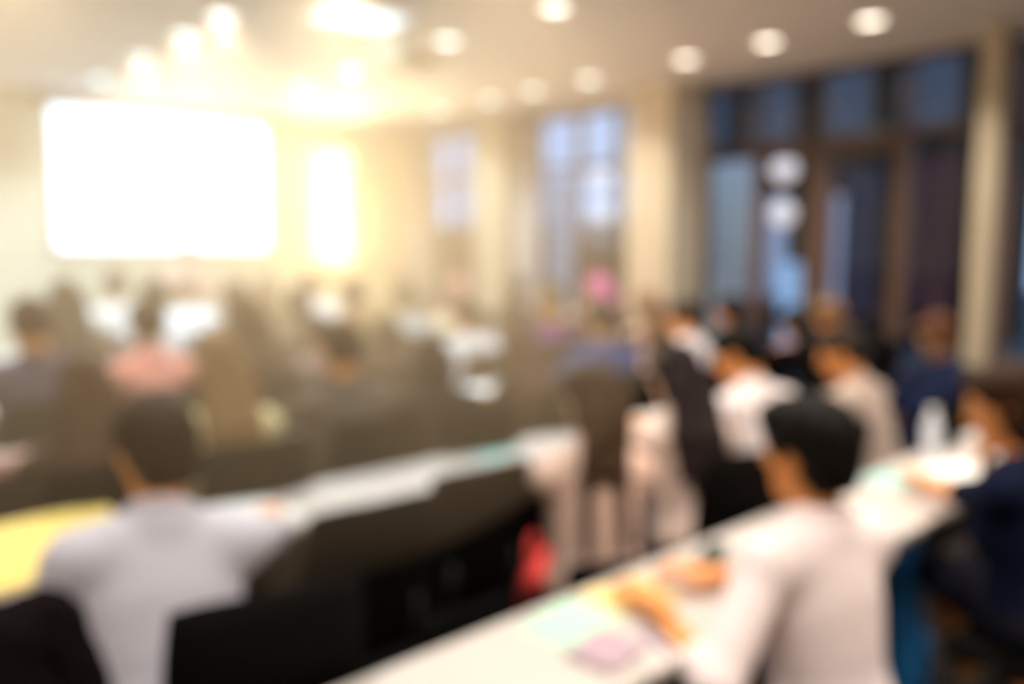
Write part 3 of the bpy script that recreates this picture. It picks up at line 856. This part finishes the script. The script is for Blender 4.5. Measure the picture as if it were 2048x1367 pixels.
# --- third row
C = 'C'
def row(r, x, y, z, lab, who, **kw):
    kw.setdefault('h', {'C': 0.014, 'D': 0.016, 'E': 0.018, 'F': 0.019}[r])
    kw.setdefault('desk_y', NE[r] + 0.05)
    kw.setdefault('lean', 9)
    kw.setdefault('yaw', -0.38 * math.degrees(math.atan2(x, y)))
    person((x, y, z), label=lab, chair_label='black chair under the ' + who, **kw)
row('C', 0.2, 3.12, 1.27, 'person in dusty pink top at the left edge, arms across the third desk', 'person in dusty pink top', yaw=-20, hands=((0.55, 3.66, 0.79), (0.80, 3.62, 0.79)), sleeves='long', shirt=(0.52, 0.30, 0.24), hair='long', haircol=BROWN, female=True, skin='fair')
row('C', 0.77, 3.06, 1.24, 'person with long chestnut hair and dark brown top, third row left', 'person with chestnut hair', hands='write', sleeves='long', shirt=(0.07, 0.04, 0.026), hair='long', haircol=(0.07, 0.035, 0.018), female=True)
row('C', 1.26, 3.1, 1.27, 'person in cream khaki shirt with long light brown hair, third row', 'person in cream khaki shirt', hands='write', sleeves='half', shirt=(0.66, 0.56, 0.30), hair='long', haircol=(0.20, 0.115, 0.045), female=True, skin='fair', lean=16)
row('C', 1.80, 3.1, 1.30, 'person in charcoal grey jacket, third row behind the white desk', 'person in charcoal grey jacket', hands='wide', sleeves='long', shirt=(0.10, 0.08, 0.065), hair='short', haircol=BROWN, skin='warm')
row('C', 2.29, 3.1, 1.19, 'person in black top with bowed dark head, third row middle', 'person with bowed dark head', hands='cross', sleeves='long', shirt=BLK, hair='bob', haircol=DBR, lean=20, hpitch=30)
row('C', 2.87, 3.12, 1.20, 'person in black sleeveless top with brown hair and bare arms, third row', 'person in black sleeveless top', hands='wide', sleeves='none', shirt=BLK, hair='long', haircol=(0.07, 0.03, 0.015), female=True, skin='warm', lean=20, hpitch=24)
row('C', 3.59, 3.2, 1.32, 'person in bright blue shirt with short black hair, third row', 'person in bright blue shirt', hands='write', sleeves='short', shirt=(0.03, 0.065, 0.19), hair='short', haircol=BLKH)
row('C', 4.53, 3.3, 1.275, 'person in white shirt with dark hair in front of the big cream pillar', 'person in white shirt near the pillar', yaw=-4, hands='write', sleeves='long', shirt=(0.72, 0.68, 0.70), hair='short', haircol=BLKH, hyaw=25, skin='warm')
row('C', 5.12, 3.3, 1.28, 'person in dark green top in front of the pale blue pane', 'person in dark green top', yaw=-4, hands='cross', sleeves='long', shirt=(0.012, 0.025, 0.025), hair='bob', haircol=DBR, hyaw=35, skin='warm', female=True)
row('C', 5.62, 3.08, 1.18, 'person in black with long black hair bent over the third row desk', 'person bent over in black', yaw=-8, hands='write', sleeves='short', shirt=BLK, hair='long', haircol=BLKH, lean=26, hpitch=30, female=True, skin='warm')
row('C', 6.15, 3.08, 1.20, 'person with tousled light brown hair at the window end of third row', 'person with tousled light brown hair', yaw=-4, hands='cross', sleeves='short', shirt=(0.03, 0.03, 0.04), hair='thick', haircol=(0.20, 0.11, 0.05), lean=20, hyaw=25, skin='warm')
# --- fourth row
row('D', 0.89, 4.4, 1.38, 'person in slate purple shirt with broad shoulders at the left edge', 'person in slate purple shirt', hands='wide', sleeves='short', shirt=(0.09, 0.07, 0.11), hair='short', haircol=BROWN, skin='warm')
row('D', 1.42, 4.4, 1.35, 'person in salmon pink top with brown hair bun, fourth row', 'person in salmon pink top', hands='wide', sleeves='half', shirt=(0.92, 0.36, 0.28), hair='bun', haircol=(0.06, 0.035, 0.02), female=True, skin='fair')
row('D', 1.96, 4.4, 1.35, 'person in brown jacket with wavy brown hair, fourth row', 'person in brown jacket', hands='write', sleeves='long', shirt=(0.11, 0.065, 0.035), hair='long', haircol=(0.09, 0.05, 0.022), female=True)
row('D', 2.40, 4.4, 1.22, 'person in dull mauve top leaning low, fourth row', 'person in dull mauve top', hands='cross', sleeves='long', shirt=(0.22, 0.14, 0.12), hair='short', haircol=BROWN, lean=20, hpitch=28)
row('D', 2.90, 4.4, 1.19, 'person in dark brown top with head bowed, fourth row', 'person in dark brown top', hands='write', sleeves='long', shirt=(0.06, 0.035, 0.02), hair='bob', haircol=(0.05, 0.028, 0.012), lean=22, hpitch=30, female=True)
row('D', 3.54, 4.4, 1.265, 'person in crisp white long-sleeved shirt, fourth row middle', 'person in crisp white shirt', hands='wide', sleeves='long', shirt=(0.78, 0.72, 0.70), hair='short', haircol=BROWN, hyaw=25, skin='warm')
row('D', 4.00, 4.45, 1.24, 'person in dark brown hoodie with dark hair, fourth row', 'person in dark brown hoodie', hands='write', sleeves='long', shirt=(0.06, 0.042, 0.03), hair='long', haircol=DBR, female=True)
row('D', 4.46, 4.5, 1.265, 'person in purple shirt with light brown hair, fourth row', 'person in purple shirt', hands='write', sleeves='short', shirt=(0.10, 0.02, 0.14), hair='short', haircol=(0.16, 0.08, 0.03), skin='warm', hyaw=20)
row('D', 4.93, 4.5, 1.225, 'person in brown top with sandy hair next to the purple shirt', 'person with sandy hair', hands='cross', sleeves='short', shirt=(0.07, 0.04, 0.03), hair='bob', haircol=(0.25, 0.14, 0.06), skin='fair', female=True)
row('D', 5.40, 4.3, 1.265, 'person in pale pink top with auburn hair below the big pillar', 'person with auburn hair', hands='write', sleeves='long', shirt=(0.66, 0.44, 0.36), hair='long', haircol=(0.14, 0.055, 0.02), female=True)
# --- fifth row
row('E', 1.36, 5.72, 1.42, 'tall person in mushroom jacket with brown hair, fifth row left', 'tall person in mushroom jacket', hands='write', sleeves='long', shirt=(0.20, 0.14, 0.10), hair='long', haircol=(0.05, 0.03, 0.015))
row('E', 1.92, 5.75, 1.41, 'person in white blouse below the projection screen, fifth row', 'person in white blouse below the screen', hands='write', sleeves='long', shirt=(0.75, 0.70, 0.68), hair='bun', haircol=BROWN, female=True)
row('E', 2.46, 5.7, 1.39, 'person in caramel jacket with brown hair, fifth row', 'person in caramel jacket', hands='write', sleeves='long', shirt=(0.22, 0.12, 0.05), hair='long', haircol=(0.12, 0.06, 0.025), female=True)
row('E', 2.95, 5.7, 1.34, 'person in tan sweater with dark brown hair, fifth row', 'person in tan sweater', hands='cross', sleeves='long', shirt=(0.20, 0.13, 0.08), hair='bob', haircol=BROWN)
row('E', 3.42, 5.7, 1.37, 'person in ochre top with brown hair, fifth row middle', 'person in ochre top', hands='write', sleeves='long', shirt=(0.26, 0.15, 0.06), hair='short', haircol=(0.08, 0.04, 0.018))
row('E', 3.89, 5.65, 1.31, 'person in light grey blue shirt, fifth row', 'person in light grey blue shirt', hands='write', sleeves='long', shirt=(0.45, 0.45, 0.44), hair='short', haircol=BROWN)
row('E', 4.36, 5.7, 1.285, 'person in cream yellow shirt, fifth row towards the windows', 'person in cream yellow shirt', hands='write', sleeves='long', shirt=(0.70, 0.58, 0.34), hair='short', haircol=(0.09, 0.05, 0.025), skin='fair')
row('E', 5.16, 5.7, 1.36, 'person in dark grey top with high dark hair before the slim pillar', 'person with high dark hair', hands='write', sleeves='long', shirt=(0.07, 0.06, 0.05), hair='bun', haircol=DBR, female=True)
row('E', 5.66, 5.65, 1.30, 'person in light olive top, fifth row right', 'person in light olive top', hands='write', sleeves='long', shirt=(0.35, 0.32, 0.20), hair='bob', haircol=BROWN, female=True)
row('E', 6.25, 5.6, 1.36, 'person in magenta pink top and pink headscarf by the middle window', 'person in pink headscarf', hands='write', sleeves='long', shirt=(0.40, 0.08, 0.20), hair='long', haircol=(0.55, 0.12, 0.30), female=True)
# --- front row
row('F', 2.06, 7.1, 1.44, 'person with round dark head and white shirt under the screen, front row', 'person with round dark head', hands='write', sleeves='short', shirt=(0.75, 0.70, 0.66), hair='short', haircol=BROWN)
row('F', 2.62, 7.1, 1.37, 'person in white shirt in front of the presenter, front row', 'person in front of the presenter', hands='wide', sleeves='long', shirt=(0.80, 0.77, 0.78), hair='short', haircol=(0.12, 0.07, 0.03))
row('F', 3.35, 7.1, 1.38, 'person in amber cardigan with brown hair, front row middle', 'person in amber cardigan', hands='write', sleeves='long', shirt=(0.30, 0.18, 0.08), hair='long', haircol=(0.16, 0.09, 0.04), female=True)
row('F', 3.84, 7.1, 1.40, 'person in white shirt with small brown head right of the screen', 'person right of the screen', hands='wide', sleeves='long', shirt=(0.80, 0.76, 0.72), hair='short', haircol=(0.12, 0.065, 0.03))
row('F', 4.84, 7.1, 1.38, 'person in olive yellow top at the corner pilaster, front row', 'person at the corner pilaster', hands='write', sleeves='long', shirt=(0.30, 0.22, 0.09), hair='short', haircol=(0.14, 0.08, 0.03))
row('F', 5.52, 7.0, 1.32, 'person in rose pink top before the far window, front row', 'person in rose pink top', hands='write', sleeves='short', shirt=(0.70, 0.18, 0.22), hair='bob', haircol=(0.55, 0.20, 0.20), female=True)
person((3.46, 9.25, 1.68), yaw=172, lean=2, hpitch=2, hands=((3.62, 9.0, 1.10), (3.28, 9.0, 1.16)), sleeves='long', shirt=(0.74, 0.44, 0.38), trousers=(0.10, 0.07, 0.05), hair='short', haircol=(0.10, 0.05, 0.025), skin='fair', h=0.017, stand=True,
       label='standing presenter in light pink shirt facing the audience below the screen')

# --- empty chairs
chair(1.15, 2.04, -4, 'empty black chair right of the person in lavender white shirt')
chair(1.585, 2.12, -3, 'empty black chair nearest the red bag, second row')
chair(2.62, 1.62, 0, 'unused black chair behind the beige pink top') if False else None
chair(0.10, 1.90, 6, 'black chair with a dark jacket over it at lower left')
chair(3.38, 0.62, -10, 'empty black chair at the lower right corner')

# ================================================================== THINGS ON DESKS AND FLOOR
def flat(name, m, x, y, w, d, rot, label, cat, z=DESK_Z, t=0.002, group=None, bevel=0.0):
    o = link(name, box_me(-w/2, w/2, -d/2, d/2, 0, t, bevel), m, None, (x, y, z), R(rot))
    return tag(o, label, cat, group)
M_paper = mat('paper', (0.86, 0.84, 0.80), 0.8)
M_green = mat('pale_green_paper', (0.42, 0.72, 0.54), 0.7)
M_yel = mat('yellow_card', (0.92, 0.68, 0.18), 0.7)
M_lyel = mat('pale_yellow_paper', (0.85, 0.66, 0.26), 0.7)
M_cyan = mat('aqua_paper', (0.35, 0.72, 0.68), 0.6)
M_pink = mat('mauve_cover', (0.45, 0.32, 0.38), 0.6)
def notebook(x, y, rot, m, label, w=0.15, d=0.21):
    root = empty('notebook', (x, y, DESK_Z), R(rot)); tag(root, label, 'notebook')
    link('cover', box_me(-w/2, w/2, -d/2, d/2, 0, 0.004, 0.001), m, root)
    link('pages', box_me(-w/2 + 0.004, w/2 - 0.004, -d/2 + 0.004, d/2 - 0.004, 0.004, 0.014), M_paper, root)
    link('top_cover', box_me(-w/2, w/2, -d/2, d/2, 0.014, 0.017, 0.001), m, root)
    return root
flat('paper_sheet', M_green, 1.295, 1.23, 0.21, 0.16, 12, 'pale green sheet on the nearest desk left of the folded arms', 'paper')
flat('paper_sheet', M_lyel, 1.52, 1.245, 0.21, 0.15, -8, 'pale yellow sheet under the hands of the person in pink', 'paper')
notebook(1.25, 1.085, 8, M_pink, 'mauve notebook near the front edge of the nearest desk', 0.14, 0.12)
def pen(x, y, z, rot, m, label):
    root = empty('pen', (x, y, z), R(rot)); tag(root, label, 'pen')
    link('barrel', tube_me([(-0.06, 0, 0.005), (0.05, 0, 0.005)], 0.0048, 8), m, root)
    link('tip', tube_me([(0.05, 0, 0.005), (0.066, 0, 0.005)], [0.0045, 0.001], 8), M_chrome, root)
    link('clip', box_me(-0.058, -0.025, -0.0015, 0.0015, 0.0098, 0.0115), M_chrome, root)
pen(1.37, 1.05, DESK_Z, 70, mat('violet_pen', (0.25, 0.18, 0.5), 0.4), 'violet pen beside the mauve notebook')
pc = empty('pencil_case', (1.83, 1.22, DESK_Z), R(20)); tag(pc, 'small dark green pencil case on the nearest desk', 'pencil case')
link('case', box_me(-0.08, 0.08, -0.03, 0.03, 0, 0.045, 0.018, 3), mat('dark_green_cloth', (0.03, 0.045, 0.035), 0.8), pc)
link('zip', tube_me([(-0.07, 0, 0.045), (0.07, 0, 0.045)], 0.003, 6), M_chrome, pc)
flat('paper_sheet', M_cyan, 3.05, 1.24, 0.24, 0.17, -15, 'aqua green sheet by the hand of the person in navy', 'paper')
flat('paper_sheet', M_paper, 3.36, 1.12, 0.28, 0.21, -5, 'white sheet at the window end of the nearest desk', 'paper')
def bottle(x, y, label, m, hgt=0.21):
    root = empty('water_bottle', (x, y, DESK_Z)); tag(root, label, 'bottle')
    link('body', lathe_me([(0.030, 0), (0.033, 0.006), (0.033, hgt*0.62), (0.028, hgt*0.75), (0.014, hgt*0.88), (0.014, hgt*0.93)], 18), m, root)
    link('cap', lathe_me([(0.016, hgt*0.92), (0.017, hgt*0.925), (0.017, hgt), (0.015, hgt + 0.002)], 16), M_paper, root)
bottle(3.45, 1.27, 'pale translucent water bottle on the nearest desk by the window end', mat('frosted_plastic', (0.72, 0.76, 0.85), 0.3))
pc = empty('laptop', (4.0, 1.08, DESK_Z), R(-12)); tag(pc, 'small closed black laptop at the window end of nearest desk', 'laptop')
link('base', box_me(-0.14, 0.14, -0.10, 0.10, 0, 0.012, 0.003), M_blackp, pc); link('lid', box_me(-0.14, 0.14, -0.10, 0.10, 0.013, 0.019, 0.003), M_dmetal, pc)
link('hinge', tube_me([(-0.1, 0.1, 0.012), (0.1, 0.1, 0.012)], 0.005, 8), M_dmetal, pc)
fo = empty('ring_binder', (0.42, 2.47, DESK_Z), R(4)); tag(fo, 'large yellow ring binder lying on second desk left of the lavender shirt', 'binder')
bm = bmesh.new(); v_ = bm_box(bm, -0.30, 0.30, -0.17, 0.17, 0.07, 0.075)
for q_ in v_:
    if q_.co.y < 0: q_.co.z -= 0.062
link('top_cover', finish(bm), M_yel, fo)
link('bottom_cover', box_me(-0.30, 0.30, -0.17, 0.17, 0.0, 0.005), M_yel, fo)
link('spine', box_me(-0.30, 0.30, 0.17, 0.175, 0.0, 0.075), M_yel, fo)
bm = bmesh.new(); v_ = bm_box(bm, -0.29, 0.29, -0.16, 0.165, 0.006, 0.068)
for q_ in v_:
    if q_.co.y < 0 and q_.co.z > 0.03: q_.co.z -= 0.060
link('pages', finish(bm), M_paper, fo)
flat('paper_sheet', M_cyan, 2.20, 2.54, 0.20, 0.14, 10, 'aqua sheet on second desk by the peach blouse', 'paper')
flat('paper_sheet', M_lyel, 2.02, 2.35, 0.10, 0.10, -10, 'pale yellow slip under the hands in the peach sleeves', 'paper')
flat('paper_sheet', M_paper, 1.10, 2.50, 0.21, 0.29, 6, 'white sheet on second desk right of the lavender shirt', 'paper')
i = 0
for r, x, w in (('C', 1.05, 'in front of the chestnut hair'), ('C', 1.55, 'in front of the cream khaki shirt'), ('C', 2.05, 'in front of the charcoal jacket'), ('C', 2.60, 'between the bowed head and the bare arms'), ('C', 3.2, 'left of the bright blue shirt'), ('C', 4.1, 'right of the bright blue shirt'),
                ('D', 1.7, 'right of the salmon pink top'), ('D', 2.65, 'beside the dull mauve top'), ('D', 3.2, 'left of the crisp white shirt'), ('D', 4.65, 'beside the purple shirt')):
    flat('paper_sheet', M_paper, x, NE[r] + 0.20, 0.21, 0.29, random.uniform(-12, 12), 'white sheet on the %s row desk %s' % ({'C': 'third', 'D': 'fourth'}[r], w), 'paper', group='white handout sheets')
# papers held by the sideways person
o = link('paper_sheet', box_me(-0.15, 0.15, -0.105, 0.105, 0, 0.003), M_green, None, (4.40, 2.04, 0.87), R(58)); o.rotation_euler = (R(28), 0, R(58))
tag(o, 'pale green papers held by the sideways person in dark blue', 'paper')

# bags and jackets
def bag(name, m, loc, rot, w, d, hgt, label, cat, strap=True, mstrap=None, flap=True):
    root = empty(name, loc, R(rot)); tag(root, label, cat)
    ops = [('+', ell((0, 0, hgt*0.42), (w*0.5, d*0.5, hgt*0.44)), 0), ('+', ell((0, 0, hgt*0.2), (w*0.52, d*0.55, hgt*0.22)), 0.05), ('+', cone((-w*0.3, 0, hgt*0.8), (w*0.3, 0, hgt*0.8), d*0.28, d*0.28), 0.06), ('-', half((0, 0, 0.001), (0, 0, 1)), 0.01)]
    V, Q = sdf_mesh(ops, 0.011)
    me, _, _ = np_mesh('bag_body', [(V, Q)]); link('bag_body', me, m, root)
    if flap:
        link('front_pocket', box_me(-w*0.3, w*0.3, -d*0.62, -d*0.40, hgt*0.12, hgt*0.45, 0.02, 3), m, root)
    if strap:
        for q in (-1, 1):
            pts = [(q*w*0.25 + q*0.02*math.sin(a), d*0.1*math.cos(a) + (-0.02 if q < 0 else 0.02), hgt*0.8 + 0.14*math.sin(a)) for a in [math.pi*k/8 for k in range(9)]]
            pts = [(-w*0.25*math.cos(math.pi*k/10), q*d*0.22, hgt*0.82 + 0.12*math.sin(math.pi*k/10)) for k in range(11)]
            link('strap', tube_me(pts, 0.009, 8), mstrap or m, root)
    return root
M_red = mat('red_nylon', (0.75, 0.04, 0.03), 0.6, 0.1, 30, 0.1)
M_blue = mat('blue_nylon', (0.02, 0.25, 0.70), 0.55, 0.1, 30, 0.1)
M_gold = mat('tan_leather', (0.24, 0.12, 0.03), 0.55, 0.15, 25, 0.1)
bag('backpack', M_red, (2.02, 2.05, 0.0), 35, 0.34, 0.22, 0.54, 'red backpack with straps standing on the floor by the second row chairs', 'backpack', mstrap=M_red)
bag('tote_bag', M_blue, (2.88, 1.13, 0.0), 30, 0.26, 0.15, 0.60, 'bright blue bag on the floor between the pink shirt and navy top', 'bag')
bag('handbag', M_gold, (3.05, 0.885, 0.46), -20, 0.20, 0.12, 0.24, 'tan leather handbag hanging below the arm of the person in navy', 'handbag')
def jacket(m, x, y, rot, label, w=0.46):
    """a jacket hung over a chair back: shoulders over the top edge, body behind, sleeves hanging"""
    root = empty('jacket', (x, y, 0), R(rot)); tag(root, label, 'jacket')
    ops = [('+', cone((-w*0.42, -0.285, 0.93), (w*0.42, -0.285, 0.93), 0.055, 0.055), 0), ('+', ell((0, -0.325, 0.72), (w*0.5, 0.055, 0.25)), 0.05), ('+', cone((-0.06, -0.275, 0.985), (0.06, -0.275, 0.985), 0.035, 0.035), 0.04), ('+', ell((0, -0.215, 0.82), (w*0.42, 0.03, 0.13)), 0.03)]
    V, Q = sdf_mesh(ops, 0.012, 0.003); me, _, _ = np_mesh('jacket_body', [(V, Q)]); link('jacket_body', me, m, root)
    for q in (-1, 1):
        V, Q = sdf_mesh([('+', cone((q*w*0.45, -0.29, 0.91), (q*w*0.56, -0.33, 0.70), 0.055, 0.05), 0), ('+', cone((q*w*0.56, -0.33, 0.70), (q*w*0.53, -0.31, 0.48), 0.05, 0.042), 0.02)], 0.012, 0.003)
        me, _, _ = np_mesh('sleeve', [(V, Q)]); link('sleeve', me, m, root)
jacket(mat('dark_plum_cloth', (0.008, 0.005, 0.006), 0.95, 0.3, 30, 0.3, spec=0.05), 0.10, 1.90, 6, 'dark plum jacket hung over the chair at lower left')

# ================================================================== lens flare veil, put in as a scattering volume over left and middle seats
def flare_veil(name, me, density, aniso, label):
    hm = bpy.data.materials.new(name + '_air'); hm.use_nodes = True
    nt = hm.node_tree
    for n_ in list(nt.nodes):
        if n_.type != 'OUTPUT_MATERIAL': nt.nodes.remove(n_)
    vs = nt.nodes.new('ShaderNodeVolumeScatter')
    vs.inputs['Color'].default_value = (1.0, 0.66, 0.38, 1)
    vs.inputs['Density'].default_value = density
    vs.inputs['Anisotropy'].default_value = aniso
    nt.links.new(vs.outputs[0], nt.nodes['Material Output'].inputs['Volume'])
    return tag(link(name, me, hm), label, 'lens flare', kind='stuff')
def blob(c, r, ang):
    V, Q = sdf_mesh([('+', ell(c, r, rz(R(ang))), 0), ('-', half((0, 0, 0.012), (0, 0, 1)), 0), ('-', half((0, 0, CE - 0.03), (0, 0, -1)), 0), ('-', half((0, YF - 0.15, 0), (0, -1, 0)), 0), ('-', half((XL + 0.05, 0, 0), (1, 0, 0)), 0)], 0.10)
    return np_mesh('flare_cloud', [(V, Q)])[0]
flare_veil('lens flare', blob((2.65, 6.25, 1.75), (2.15, 5.8, 1.75), -22), 0.14, 0.40, 'added warm veil standing in for lens flare over the left and middle seats')
